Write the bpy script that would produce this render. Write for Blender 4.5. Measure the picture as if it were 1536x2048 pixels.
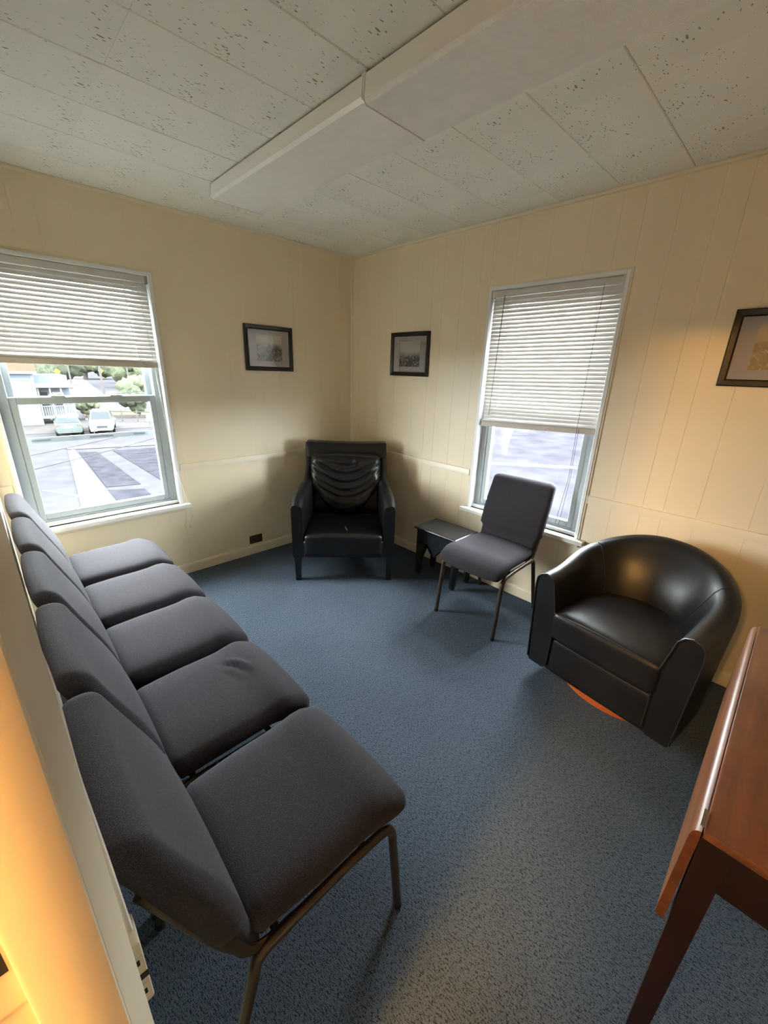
import bpy, bmesh, math, random
from mathutils import Vector, Matrix, noise
PI = math.pi
random.seed(7)
for o in list(bpy.data.objects): bpy.data.objects.remove(o, do_unlink=True)
S = bpy.context.scene
COL = S.collection

# ------------------------------------------------------------------ camera
cam_d = bpy.data.cameras.new('camera'); cam = bpy.data.objects.new('camera', cam_d); COL.objects.link(cam)
S.camera = cam
F_PX, YAW, PITCH, ROLL = 809.48, 0.7772, -0.3367, 0.0308
cam_d.sensor_fit = 'VERTICAL'; cam_d.sensor_height = 24.0; cam_d.lens = F_PX / 2048 * 24.0
cam_d.clip_start = 0.02; cam_d.clip_end = 600
fw = Vector((math.sin(YAW)*math.cos(PITCH), math.cos(YAW)*math.cos(PITCH), math.sin(PITCH)))
rt = Vector((math.cos(YAW), -math.sin(YAW), 0)); up = rt.cross(fw)
r2 = rt*math.cos(ROLL) + up*math.sin(ROLL); u2 = r2.cross(fw)
m = Matrix((r2, u2, -fw)).transposed().to_4x4(); m.translation = Vector((-2.545, -3.067, 1.5353))
cam.matrix_world = m

# ------------------------------------------------------------------ world: overcast sky
SKY = 45.0
W = bpy.data.worlds.new('overcast'); S.world = W; W.use_nodes = True
bg = W.node_tree.nodes['Background']; bg.inputs['Color'].default_value = (0.93, 0.97, 1.0, 1); bg.inputs['Strength'].default_value = SKY
HALL_LAMP = 1120.0
S.view_settings.view_transform = 'Standard'; S.view_settings.look = 'None'
S.cycles.diffuse_bounces = 7; S.cycles.max_bounces = 12; S.cycles.transparent_max_bounces = 16
S.view_settings.exposure = 0.82; S.view_settings.gamma = 1.0; S.view_settings.use_curve_mapping = False

def portal(name, loc, rot, sx, sy):
    l = bpy.data.lights.new(name, 'AREA'); l.shape = 'RECTANGLE'; l.size = sx; l.size_y = sy; l.cycles.is_portal = True
    o = bpy.data.objects.new(name, l); COL.objects.link(o); o.location = loc; o.rotation_euler = rot
portal('sky_portal', (-2.058, 0.155, 1.32), (-PI/2, 0, 0), 0.88, 1.5)
portal('sky_portal', (0.155, -1.82, 1.32), (0, PI/2, 0), 1.5, 0.84)

# ------------------------------------------------------------------ materials
def nt(name):
    mt = bpy.data.materials.new(name); mt.use_nodes = True
    t = mt.node_tree; return mt, t, t.nodes['Principled BSDF']
def N(t, kind, **kw):
    n = t.nodes.new(kind)
    for k, v in kw.items():
        if k in n.inputs: n.inputs[k].default_value = v
        else: setattr(n, k, v)
    return n
def ramp(t, fac, stops):
    r = t.nodes.new('ShaderNodeValToRGB'); e = r.color_ramp.elements
    e[0].position, e[0].color = stops[0][0], (*stops[0][1], 1); e[1].position, e[1].color = stops[-1][0], (*stops[-1][1], 1)
    for p_, c in stops[1:-1]:
        x = e.new(p_); x.color = (*c, 1)
    t.links.new(fac, r.inputs[0]); return r.outputs[0]
def bump(t, b, h, strength=.3, dist=.001):
    bp = N(t, 'ShaderNodeBump', Strength=strength, Distance=dist); t.links.new(h, bp.inputs['Height']); t.links.new(bp.outputs[0], b.inputs['Normal'])
def mix(t, fac, a, b, mode='MIX'):
    n = t.nodes.new('ShaderNodeMix'); n.data_type = 'RGBA'; n.blend_type = mode
    if hasattr(fac, 'is_linked'): t.links.new(fac, n.inputs[0])
    else: n.inputs[0].default_value = fac
    for v, i in ((a, 6), (b, 7)):
        if hasattr(v, 'is_linked'): t.links.new(v, n.inputs[i])
        else: n.inputs[i].default_value = (*v, 1)
    return n.outputs[2]
def coord(t, scale=(1, 1, 1), out='Object', rot=(0, 0, 0)):
    c = t.nodes.new('ShaderNodeTexCoord'); mp = N(t, 'ShaderNodeMapping'); mp.inputs['Scale'].default_value = scale; mp.inputs['Rotation'].default_value = rot
    t.links.new(c.outputs[out], mp.inputs[0]); return mp.outputs[0]
def noi(t, vec, scale, detail=2, rough=.5):
    n = N(t, 'ShaderNodeTexNoise', Scale=scale, Detail=detail, Roughness=rough); t.links.new(vec, n.inputs['Vector']); return n.outputs['Fac']

def simple(name, col, rough=.5, var=.08, nscale=6, bstr=0, bscale=200, metal=0, spec=.5):
    """a plain finish with slight mottling and optional fine relief"""
    mt, t, b = nt(name); v = coord(t)
    f = noi(t, v, nscale, 3)
    c = ramp(t, f, [(.3, tuple(x*(1-var) for x in col)), (.7, tuple(min(1, x*(1+var)) for x in col))])
    t.links.new(c, b.inputs['Base Color']); b.inputs['Roughness'].default_value = rough; b.inputs['Metallic'].default_value = metal
    b.inputs['Specular IOR Level'].default_value = spec
    if bstr: bump(t, b, noi(t, v, bscale, 2), bstr, .001)
    return mt

M = {}
WALLC = (.785, .685, .50)
M['wall'] = simple('cream_wall_paint', WALLC, .42, .025, 3, .12, 60)
M['trim'] = simple('cream_trim_paint', (.74, .66, .50), .38, .03, 8, .08, 90)
M['jamb'] = simple('cream_gloss_jamb_paint', (.86, .76, .56), .35, .04, 5, .25, 35)
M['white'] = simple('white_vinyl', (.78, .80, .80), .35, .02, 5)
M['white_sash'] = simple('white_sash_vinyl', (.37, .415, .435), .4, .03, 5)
M['sillpaint'] = simple('white_sill_paint', (.76, .75, .70), .4, .04, 9, .08, 80)
M['dark_gap'] = simple('dark_joint', (.30, .27, .21), .9)
M['hallwall'] = simple('hall_wall_paint', (.74, .64, .46), .6, .03, 2)

# carpet
mt, t, b = nt('blue_grey_loop_carpet'); v = coord(t)
f1 = noi(t, v, 260, 3, .7); f2 = noi(t, v, 2.2, 3); f3 = noi(t, v, 520, 1)
vst = coord(t, (1, .25, 1), 'Object', (0, 0, .6)); f4 = noi(t, vst, 320, 2, .6)
m1 = N(t, 'ShaderNodeMath', operation='ADD'); t.links.new(f1, m1.inputs[0]); t.links.new(f4, m1.inputs[1])
c = ramp(t, m1.outputs[0], [(.80, (.014, .021, .034)), (.97, (.050, .068, .094)), (1.10, (.084, .109, .139)), (1.25, (.19, .222, .252))])
c2 = ramp(t, f2, [(.35, (.86, .87, .88)), (.65, (1.0, 1.0, 1.0))])
t.links.new(mix(t, 1.0, c, c2, 'MULTIPLY'), b.inputs['Base Color']); b.inputs['Roughness'].default_value = .95
b.inputs['Specular IOR Level'].default_value = .1
bump(t, b, m1.outputs[0], .9, .004); M['carpet'] = mt

# ceiling tile : off white mineral fibre with pits and fissures
mt, t, b = nt('ceiling_tile_mineral_fibre'); v = coord(t)
vs = coord(t, (1.0, 2.6, 1)); 
nz = N(t, 'ShaderNodeTexNoise', Scale=9, Detail=2); t.links.new(vs, nz.inputs['Vector'])
wv = mix(t, .12, (0, 0, 0), (0, 0, 0)); 
va = N(t, 'ShaderNodeVectorMath', operation='MULTIPLY_ADD'); t.links.new(nz.outputs['Color'], va.inputs[0]); va.inputs[1].default_value = (.10, .10, .1); t.links.new(vs, va.inputs[2])
vo = N(t, 'ShaderNodeTexVoronoi', Scale=34); t.links.new(va.outputs[0], vo.inputs['Vector'])
msk = noi(t, v, 5.5, 3)
thr = N(t, 'ShaderNodeMapRange'); thr.inputs[1].default_value = .38; thr.inputs[2].default_value = .66; thr.inputs[3].default_value = .035; thr.inputs[4].default_value = .24
t.links.new(msk, thr.inputs[0])
lt = N(t, 'ShaderNodeMath', operation='LESS_THAN'); t.links.new(vo.outputs['Distance'], lt.inputs[0]); t.links.new(thr.outputs[0], lt.inputs[1])
base = ramp(t, noi(t, v, 1.6, 3), [(.35, (.77, .775, .715)), (.65, (.84, .84, .775))])
t.links.new(mix(t, lt.outputs[0], base, (.30, .27, .21)), b.inputs['Base Color']); b.inputs['Roughness'].default_value = .9
inv = N(t, 'ShaderNodeMath', operation='SUBTRACT'); inv.inputs[0].default_value = 1; t.links.new(lt.outputs[0], inv.inputs[1])
fine = noi(t, v, 160, 3)
ad = N(t, 'ShaderNodeMath', operation='MULTIPLY_ADD'); t.links.new(inv.outputs[0], ad.inputs[0]); ad.inputs[1].default_value = 1.5; t.links.new(fine, ad.inputs[2])
bump(t, b, ad.outputs[0], .5, .003); M['tile'] = mt

# charcoal woven upholstery
mt, t, b = nt('charcoal_woven_fabric'); v = coord(t, (1, 1, 1))
w1 = N(t, 'ShaderNodeTexVoronoi', Scale=480); t.links.new(v, w1.inputs['Vector'])
mm = N(t, 'ShaderNodeMath', operation='MULTIPLY_ADD'); t.links.new(w1.outputs['Distance'], mm.inputs[0]); mm.inputs[1].default_value = .9; t.links.new(noi(t, v, 700, 2), mm.inputs[2])
mm2 = N(t, 'ShaderNodeMath', operation='SUBTRACT'); t.links.new(mm.outputs[0], mm2.inputs[0]); mm2.inputs[1].default_value = .35; mm = mm2
c = ramp(t, mm.outputs[0], [(.0, (.012, .0108, .013)), (.6, (.034, .0305, .0362)), (1, (.054, .050, .058))])
t.links.new(c, b.inputs['Base Color']); b.inputs['Roughness'].default_value = .85; b.inputs['Sheen Weight'].default_value = .04; b.inputs['Sheen Roughness'].default_value = .4
b.inputs['Specular IOR Level'].default_value = .10
bump(t, b, mm.outputs[0], .5, .0015); M['fabric'] = mt

# black leather
def leather(name, col, rough, bs, spec):
    mt, t, b = nt(name); v = coord(t)
    vo = N(t, 'ShaderNodeTexVoronoi', Scale=240); t.links.new(v, vo.inputs['Vector'])
    f = noi(t, v, 7, 4)
    c = ramp(t, f, [(.3, tuple(x*.75 for x in col)), (.7, tuple(x*1.3 for x in col))]); t.links.new(c, b.inputs['Base Color'])
    r = N(t, 'ShaderNodeMapRange'); r.inputs[3].default_value = rough-.06; r.inputs[4].default_value = rough+.1; t.links.new(noi(t, v, 11, 3), r.inputs[0]); t.links.new(r.outputs[0], b.inputs['Roughness'])
    b.inputs['Specular IOR Level'].default_value = spec
    bump(t, b, vo.outputs['Distance'], bs, .0008); return mt
M['leather'] = leather('black_bonded_leather', (.008, .008, .0088), .35, .22, .33)
M['leather_soft'] = leather('worn_black_leather', (.0055, .0055, .006), .33, .2, .40)
M['piping'] = simple('black_leather_piping', (.012, .012, .012), .35)
M['blackwood'] = simple('black_painted_wood', (.006, .006, .007), .32, .1, 12, .08, 60)
M['bronze'] = simple('bronze_brown_steel', (.085, .065, .048), .38, .1, 20, 0, 0, .75)
M['blackplastic'] = simple('black_plastic', (.01, .01, .01), .45)
M['frame'] = simple('black_picture_frame', (.008, .007, .006), .3, .1, 20)
M['brown'] = simple('brown_outlet_plastic', (.045, .024, .014), .35)
M['ivory'] = simple('ivory_plastic', (.62, .57, .45), .45)
M['slot'] = simple('dark_slot', (.01, .009, .008), .8)
M['brass'] = simple('dull_steel', (.35, .30, .22), .35, .1, 30, 0, 0, .9)

def wood(name, a, bcol, rough, scale=(1, 9, 9), sc=3.5, coatw=0):
    mt, t, b = nt(name); v = coord(t, scale)
    n1 = noi(t, v, sc, 5, .6); n2 = noi(t, coord(t), 5, 4, .65)
    c = ramp(t, n1, [(.3, a), (.7, bcol)]); k = ramp(t, n2, [(.32, (.72, .68, .66)), (.6, (1, 1, 1))])
    t.links.new(mix(t, 1, c, k, 'MULTIPLY'), b.inputs['Base Color']); b.inputs['Roughness'].default_value = rough
    b.inputs['Coat Weight'].default_value = coatw; b.inputs['Coat Roughness'].default_value = .25
    bump(t, b, n1, .08, .002); return mt
M['walnut'] = wood('worn_mahogany', (.10, .031, .008), (.20, .066, .016), .42, coatw=.08)
M['mahog_dark'] = wood('dark_mahogany', (.014, .0045, .002), (.030, .010, .004), .4, (9, 9, 1))
M['orangewood'] = wood('orange_stained_wood', (.36, .085, .018), (.50, .13, .03), .35)

# glass : thin pane
def glassmat(name, tint=(.95, .97, .98), refl=.06):
    mt = bpy.data.materials.new(name); mt.use_nodes = True; t = mt.node_tree
    for n in list(t.nodes): t.nodes.remove(n)
    o = N(t, 'ShaderNodeOutputMaterial'); tr = N(t, 'ShaderNodeBsdfTransparent'); tr.inputs[0].default_value = (*tint, 1)
    g = N(t, 'ShaderNodeBsdfGlossy', Roughness=.02); g.inputs[0].default_value = (1, 1, 1, 1); mx = N(t, 'ShaderNodeMixShader')
    lw = N(t, 'ShaderNodeLayerWeight'); lw.inputs['Blend'].default_value = .5; pw = N(t, 'ShaderNodeMath', operation='POWER'); pw.inputs[1].default_value = 5; t.links.new(lw.outputs['Facing'], pw.inputs[0])
    mlt = N(t, 'ShaderNodeMath', operation='MULTIPLY_ADD'); mlt.inputs[1].default_value = 1-refl; mlt.inputs[2].default_value = refl; mlt.use_clamp = True
    t.links.new(pw.outputs[0], mlt.inputs[0]); t.links.new(mlt.outputs[0], mx.inputs[0]); t.links.new(tr.outputs[0], mx.inputs[1]); t.links.new(g.outputs[0], mx.inputs[2]); t.links.new(mx.outputs[0], o.inputs[0]); return mt
M['glass'] = glassmat('window_glass', (.96, .98, .98), .04)
M['picglass'] = glassmat('picture_glass', (1, 1, 1), .05)

# translucent white vinyl slat, prismatic acrylic lens
def translucent(name, col, tcol, amt, rough=.4):
    mt, t, b = nt(name); b.inputs['Base Color'].default_value = (*col, 1); b.inputs['Roughness'].default_value = rough
    f = noi(t, coord(t), 30, 2); t.links.new(ramp(t, f, [(.3, tuple(x*.96 for x in col)), (.7, col)]), b.inputs['Base Color'])
    tl = N(t, 'ShaderNodeBsdfTranslucent'); tl.inputs[0].default_value = (*tcol, 1); mx = N(t, 'ShaderNodeMixShader'); mx.inputs[0].default_value = amt
    o = t.nodes['Material Output']; t.links.new(b.outputs[0], mx.inputs[1]); t.links.new(tl.outputs[0], mx.inputs[2]); t.links.new(mx.outputs[0], o.inputs[0]); return mt, t, b
M['slat'] = translucent('white_vinyl_slat', (.72, .71, .68), (.85, .84, .80), .022)[0]
M['bottomrail'] = simple('cream_blind_bottom_rail', (.52, .47, .40), .45)
M['headrail'] = simple('white_blind_headrail', (.60, .58, .55), .4)
M['cord'] = simple('white_cord', (.6, .58, .54), .8)
M['wand'] = simple('smoky_clear_wand', (.22, .21, .19), .2)
mt, t, b = translucent('prismatic_acrylic_lens', (.93, .93, .91), (.7, .7, .7), .04, .2)
v = coord(t); w1 = N(t, 'ShaderNodeTexWave', Scale=75); w1.bands_direction = 'X'; t.links.new(v, w1.inputs['Vector'])
w2 = N(t, 'ShaderNodeTexWave', Scale=75); w2.bands_direction = 'Y'; t.links.new(v, w2.inputs['Vector'])
ad = N(t, 'ShaderNodeMath', operation='ADD'); t.links.new(w1.outputs['Fac'], ad.inputs[0]); t.links.new(w2.outputs['Fac'], ad.inputs[1]); bump(t, b, ad.outputs[0], .35, .002); M['lens'] = mt
M['lens_smooth'] = translucent('smooth_acrylic_lens', (.92, .93, .90), (.7, .7, .7), .04, .16)[0]
M['fixture'] = simple('white_enamel_fixture', (.90, .90, .88), .25, .02)

# prints
def printmat(name, kind):
    mt, t, b = nt(name); c = t.nodes.new('ShaderNodeTexCoord'); sp = t.nodes.new('ShaderNodeSeparateXYZ'); t.links.new(c.outputs['Generated'], sp.inputs[0])
    v = coord(t); n = noi(t, v, 26 if kind else 16, 6, .7); n2 = noi(t, v, 60, 4, .7)
    hz = N(t, 'ShaderNodeMath', operation='MULTIPLY_ADD'); t.links.new(n, hz.inputs[0]); hz.inputs[1].default_value = .45; t.links.new(sp.outputs['Z'], hz.inputs[2])
    h0 = .62 if kind == 1 else .78
    sky = ramp(t, hz.outputs[0], [(h0, (.06, .055, .05)), (h0+.06, (.28, .27, .24)), (h0+.2, (.46, .44, .38))])
    g = ramp(t, n2, [(.40, (.012, .012, .011)), (.53, (.09, .085, .075)), (.68, (.5, .48, .42))])
    mk = ramp(t, hz.outputs[0], [(h0-.03, (1, 1, 1)), (h0+.05, (0, 0, 0))])
    col = mix(t, mk, sky, g)
    if kind == 2: col = mix(t, .6, col, (.42, .30, .13))
    t.links.new(col, b.inputs['Base Color']); b.inputs['Roughness'].default_value = .6; return mt
M['print0'] = printmat('landscape_photo_print', 0); M['print1'] = printmat('field_photo_print', 1); M['print2'] = printmat('sepia_photo_print', 2)
M['mat'] = simple('grey_picture_mat', (.34, .31, .31), .8, .03)

def outdoor(name, col, rough=.9, var=.08, nscale=2):
    return simple(name, tuple(x*.110 for x in col), max(rough, .6), var, nscale, spec=.0)
# outdoors
M['asphalt'] = outdoor('pale_asphalt', (.125, .125, .14), .9, .12, 1.2)
M['asphalt2'] = outdoor('dark_asphalt', (.075, .075, .09), .9, .25, 1.5)
M['asphalt_r'] = outdoor('streaked_lavender_asphalt', (.115, .112, .135), .9, .22, .55)
M['concrete'] = outdoor('pale_concrete', (.30, .30, .30), .9, .06, 2)
M['paint_white'] = outdoor('white_road_paint', (.45, .45, .45), .8, .08, 3)
M['siding'] = outdoor('pale_blue_siding', (.34, .40, .46), .7, .03, 1)
M['outwhite'] = outdoor('white_outdoor_paint', (.42, .43, .45), .6, .03, 1)
M['roof'] = outdoor('tan_shingle_roof', (.20, .12, .085), .9, .12, 5)
M['grass'] = outdoor('green_lawn', (.22, .24, .12), .95, .2, 3)
M['leaf'] = outdoor('dull_green_foliage', (.15, .17, .12), .9, .4, 3)
M['leaf2'] = outdoor('pale_green_foliage', (.20, .23, .15), .9, .4, 4)
M['polewood'] = outdoor('grey_pole_wood', (.22, .20, .19), .9)
M['yellow'] = outdoor('yellow_sign_face', (.50, .42, .10), .6)
M['wire'] = outdoor('dark_wire', (.12, .12, .13), .7)
M['carwhite'] = outdoor('white_car_paint', (.34, .35, .36), .25)
M['cargreen'] = outdoor('grey_green_car_paint', (.18, .215, .205), .3)
M['carglass'] = outdoor('dark_car_glass', (.11, .13, .14), .1)
M['tyre'] = outdoor('tyre_rubber', (.015, .015, .015), .8)
M['brick'] = outdoor('grey_block', (.16, .15, .15), .9, .15, 2)
M['red'] = outdoor('red_car_lamp', (.30, .20, .19), .3)

# ------------------------------------------------------------------ geometry helpers
def finish(name, bm, mat, parent=None, smooth=True, angle=35, loc=None):
    bmesh.ops.recalc_face_normals(bm, faces=bm.faces)
    me = bpy.data.meshes.new(name); bm.to_mesh(me); bm.free()
    if smooth:
        for p_ in me.polygons: p_.use_smooth = True
        me.set_sharp_from_angle(angle=math.radians(angle))
    me.materials.append(mat if not isinstance(mat, str) else M[mat])
    o = bpy.data.objects.new(name, me); COL.objects.link(o)
    if parent: o.parent = parent
    if loc: o.location = loc
    return o
def tag(o, label=None, cat=None, group=None, kind=None):
    if label: o['label'] = label
    if cat: o['category'] = cat
    if group: o['group'] = group
    if kind: o['kind'] = kind
    return o
def empty(name, loc, rz=0, label=None, cat=None, group=None, kind=None):
    o = bpy.data.objects.new(name, None); COL.objects.link(o); o.location = loc; o.rotation_euler = (0, 0, rz); o.empty_display_size = .1
    return tag(o, label, cat, group, kind)
def add(bm, verts, faces):
    vs = [bm.verts.new(v) for v in verts]
    for f in faces:
        try: bm.faces.new([vs[i] for i in f])
        except ValueError: pass
    return vs
def abox(bm, lo, hi, bev=0, seg=1):
    x0, y0, z0 = lo; x1, y1, z1 = hi
    t_ = bmesh.new()
    add(t_, [(x0, y0, z0), (x1, y0, z0), (x1, y1, z0), (x0, y1, z0), (x0, y0, z1), (x1, y0, z1), (x1, y1, z1), (x0, y1, z1)],
        [(0, 3, 2, 1), (4, 5, 6, 7), (0, 1, 5, 4), (1, 2, 6, 5), (2, 3, 7, 6), (3, 0, 4, 7)])
    if bev: bmesh.ops.bevel(t_, geom=list(t_.edges), offset=bev, segments=seg, affect='EDGES', profile=.5)
    merge(bm, t_)
def merge(bm, t_, mat=None):
    mp = {}
    for v in t_.verts: mp[v] = bm.verts.new(mat @ v.co if mat else v.co)
    for f in t_.faces:
        try: bm.faces.new([mp[v] for v in f.verts])
        except ValueError: pass
    t_.free()
def box(name, lo, hi, mat, parent=None, bev=.002, seg=1, loc=None):
    bm = bmesh.new(); abox(bm, lo, hi, bev, seg); return finish(name, bm, mat, parent, seg > 1, loc=loc)
def prism(bm, poly, axis, a, b, bev=0):
    """extrude a 2-D outline along an axis: axis 0 -> (y,z), 1 -> (x,z), 2 -> (x,y)"""
    def P(u, v, w): return [(w, u, v), (u, w, v), (u, v, w)][axis]
    n = len(poly); t_ = bmesh.new()
    vs = add(t_, [P(u, v, a) for u, v in poly] + [P(u, v, b) for u, v in poly],
             [tuple(range(n-1, -1, -1)), tuple(range(n, 2*n))] + [(i, (i+1) % n, n+(i+1) % n, n+i) for i in range(n)])
    if bev:
        es = [e for e in t_.edges if (e.verts[0].index < n) == (e.verts[1].index < n)]
        t_.verts.index_update()
        es = [e for e in t_.edges if (e.verts[0].index < n) == (e.verts[1].index < n)]
        bmesh.ops.bevel(t_, geom=es, offset=bev, segments=1, affect='EDGES')
    merge(bm, t_)
def fillet(pts, r, n=5):
    pts = [Vector(p_) for p_ in pts]; out = [pts[0]]
    for i in range(1, len(pts)-1):
        a, b, c = pts[i-1], pts[i], pts[i+1]; d1 = (a-b); d2 = (c-b); l = min(r, d1.length*.49, d2.length*.49)
        p0 = b+d1.normalized()*l; p2 = b+d2.normalized()*l
        for k in range(n+1):
            s = k/n; out.append(p0*(1-s)**2 + b*2*s*(1-s) + p2*s*s)
    out.append(pts[-1]); return out
def tube(bm, pts, r, n=10, flat=None):
    """sweep a circle (or an oval: flat=(ru,rv)) along a polyline"""
    pts = [Vector(p_) for p_ in pts]; rings = []; prev = None
    for i, p_ in enumerate(pts):
        d = ((pts[min(i+1, len(pts)-1)]-pts[max(i-1, 0)])).normalized()
        if prev is None:
            u = d.cross(Vector((0, 1, 0)));
            if u.length < .2: u = d.cross(Vector((1, 0, 0)))
        else: u = prev - d*prev.dot(d)
        u.normalize(); prev = u; w = d.cross(u); rr = r[i] if isinstance(r, (list, tuple)) else r
        ru, rv = flat if flat else (rr, rr)
        rings.append([bm.verts.new(p_ + u*math.cos(2*PI*k/n)*ru + w*math.sin(2*PI*k/n)*rv) for k in range(n)])
    for a, b in zip(rings, rings[1:]):
        for k in range(n): bm.faces.new((a[k], a[(k+1) % n], b[(k+1) % n], b[k]))
    bm.faces.new(rings[0][::-1]); bm.faces.new(rings[-1])
def loft(bm, rings, closed_ring=True, caps=True):
    R_ = [[bm.verts.new(v) for v in r] for r in rings]; n = len(R_[0])
    for a, b in zip(R_, R_[1:]):
        for k in range(n if closed_ring else n-1): bm.faces.new((a[k], a[(k+1) % n], b[(k+1) % n], b[k]))
    if caps and closed_ring: bm.faces.new(R_[0][::-1]); bm.faces.new(R_[-1])
def lathe(bm, prof, n=24, c=(0, 0)):
    rings = [[(c[0]+r*math.cos(2*PI*k/n), c[1]+r*math.sin(2*PI*k/n), z) for k in range(n)] for r, z in prof]; loft(bm, rings)
def rbox(bm, lo, hi, r, n=8, fn=None):
    """soft rounded box built from a subdivided cube; fn(Vector, u)->Vector reshapes it, u in -1..1"""
    t_ = bmesh.new(); bmesh.ops.create_cube(t_, size=2); bmesh.ops.subdivide_edges(t_, edges=list(t_.edges), cuts=n, use_grid_fill=True)
    lo = Vector(lo); hi = Vector(hi); c = (lo+hi)/2; h = (hi-lo)/2
    for v in t_.verts:
        u = v.co.copy()
        q = Vector([math.copysign(abs(math.sin(x*PI/2))**1.0, x) for x in u])   # denser toward the edges
        p_ = Vector((q.x*h.x, q.y*h.y, q.z*h.z)); inn = Vector([max(-(h[i]-r), min(h[i]-r, p_[i])) for i in range(3)]); d = p_-inn
        if d.length > 1e-9:
            # project to the rounded surface
            d = d.normalized()*r
        p_ = inn+d
        v.co = c+p_
        if fn: v.co = fn(v.co, Vector((p_.x/h.x, p_.y/h.y, p_.z/h.z)))
    merge(bm, t_)
def copy_tree(o, parent=None):
    c = o.copy(); COL.objects.link(c); c.parent = parent
    for ch in [x for x in bpy.data.objects if x.parent == o]: copy_tree(ch, c)
    return c
def ss(a, b, x):
    x = max(0, min(1, (x-a)/(b-a))); return x*x*(3-2*x)

H = 2.44; XL = -2.575; YF = -4.30; TH = .15
# ------------------------------------------------------------------ room shell
tag(box('floor', (XL-.12, YF, -.06), (0, 0, 0), 'carpet', None, 0), 'blue grey carpet covering the whole room floor', 'floor', kind='structure')
ceil = tag(box('ceiling', (XL-.12, YF-.1, H+.006), (.15, .15, H+.12), 'dark_gap', None, 0), 'off white tiled ceiling with pitted mineral fibre tiles', 'ceiling', kind='structure')
xs = [XL, -2.03, -1.42, -.81, -.20, 0]; ysj = [0, -.272] + [-.272-.3065*k for k in range(1, 13)] + [YF]
tilemesh = {}
for i in range(len(xs)-1):
    for j in range(len(ysj)-1):
        w, d = xs[i+1]-xs[i], ysj[j]-ysj[j+1]; key = (round(w, 3), round(d, 3)); g = .0008
        if key not in tilemesh:
            bm = bmesh.new(); prism(bm, [(-d+g, .010), (-d+g, .003), (-d+g+.003, 0), (-g-.003, 0), (-g, .003), (-g, .010)], 0, g*.3, w-g*.3)
            o = finish('ceiling_tile', bm, 'tile', ceil, False); tilemesh[key] = o.data
        else:
            o = bpy.data.objects.new('ceiling_tile', tilemesh[key]); COL.objects.link(o); o.parent = ceil
        o.location = (xs[i], ysj[j], H-.002+random.uniform(-.0008, .0008))

def holed(name, axis, a0, a1, z0, z1, t0, t1, holes, mat):
    """wall slab in plane 'axis' with rectangular holes (u0,u1,z0,z1), made of solid blocks joined as one mesh"""
    bm = bmesh.new(); us = sorted({a0, a1, *[h[0] for h in holes], *[h[1] for h in holes]}); zs = sorted({z0, z1, *[h[2] for h in holes], *[h[3] for h in holes]})
    for u0, u1 in zip(us, us[1:]):
        for q0, q1 in zip(zs, zs[1:]):
            cu, cz = (u0+u1)/2, (q0+q1)/2
            if any(h[0] < cu < h[1] and h[2] < cz < h[3] for h in holes): continue
            if axis == 1: abox(bm, (u0, t0, q0), (u1, t1, q1))
            else: abox(bm, (t0, u0, q0), (t1, u1, q1))
    bmesh.ops.remove_doubles(bm, verts=bm.verts, dist=1e-5)
    return finish(name, bm, mat, None, False)
BW = (-2.500, -1.618, .565, 2.062)   # back window opening x0,x1,z0,z1
RW = (-2.238, -1.400, .565, 2.062)   # right window opening y0,y1,z0,z1
DOOR = (-3.53, -2.767, -.01, 2.03)
wb = tag(holed('wall_back', 1, XL-.12, .15, -.02, H+.01, .006, TH, [BW], 'wall'), 'cream panelled back wall with the street side window', 'wall', kind='structure')
wr = tag(holed('wall_right', 0, YF-.1, 0.006, -.02, H+.01, .006, TH, [RW], 'wall'), 'cream panelled right wall with grooved boards', 'wall', kind='structure')
wl = tag(holed('wall_left', 0, YF, 0.0, -.02, H+.01, XL-.115, XL, [(-3.552, -2.738, -.01, 2.032)], 'wall'), 'cream left wall behind the row of chairs', 'wall', kind='structure')
wf = tag(box('wall_front', (XL-.12, YF-.1, -.02), (.15, YF, H+.01), 'wall', None, 0), 'cream wall behind the camera', 'wall', kind='structure')

# vertical boards of the wall panelling, each with its own bevelled edges
offs = [0, .155, .257, .406, .613, .820, .968, 1.068]
def boards(wall, axis, end, hole, seam):
    cuts = [c_ for c_ in sorted({round(seam + k*1.219 + o_, 4) for k in range(-4, 4) for o_ in offs if end < seam + k*1.219 + o_ < -.02} | {end, 0}) if min(abs(c_-hole[0]), abs(c_-hole[1])) > .012]
    u0, u1, z0, z1 = hole
    for a, b in zip(cuts, cuts[1:]):
        spans = []
        if b <= u0 or a >= u1: spans = [(a, b, 0, H)]
        else:
            if a < u0: spans.append((a, u0, 0, H))
            if b > u1: spans.append((u1, b, 0, H))
            aa, bb = max(a, u0), min(b, u1); spans += [(aa, bb, 0, z0), (aa, bb, z1, H)]
        for p0, p1, q0, q1 in spans:
            if p1-p0 < .002: continue
            bm = bmesh.new(); g = .0001 if axis == 1 else .0003
            if axis == 1: abox(bm, (p0+g, 0, q0), (p1-g, .008, q1), .0002)
            else: abox(bm, (0, p0+g, q0), (.008, p1-g, q1), .0005)
            finish('panel_board', bm, 'wall', wall, False)
boards(wb, 1, XL, BW, -1.98); boards(wr, 0, YF, RW, -2.387)

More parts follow.
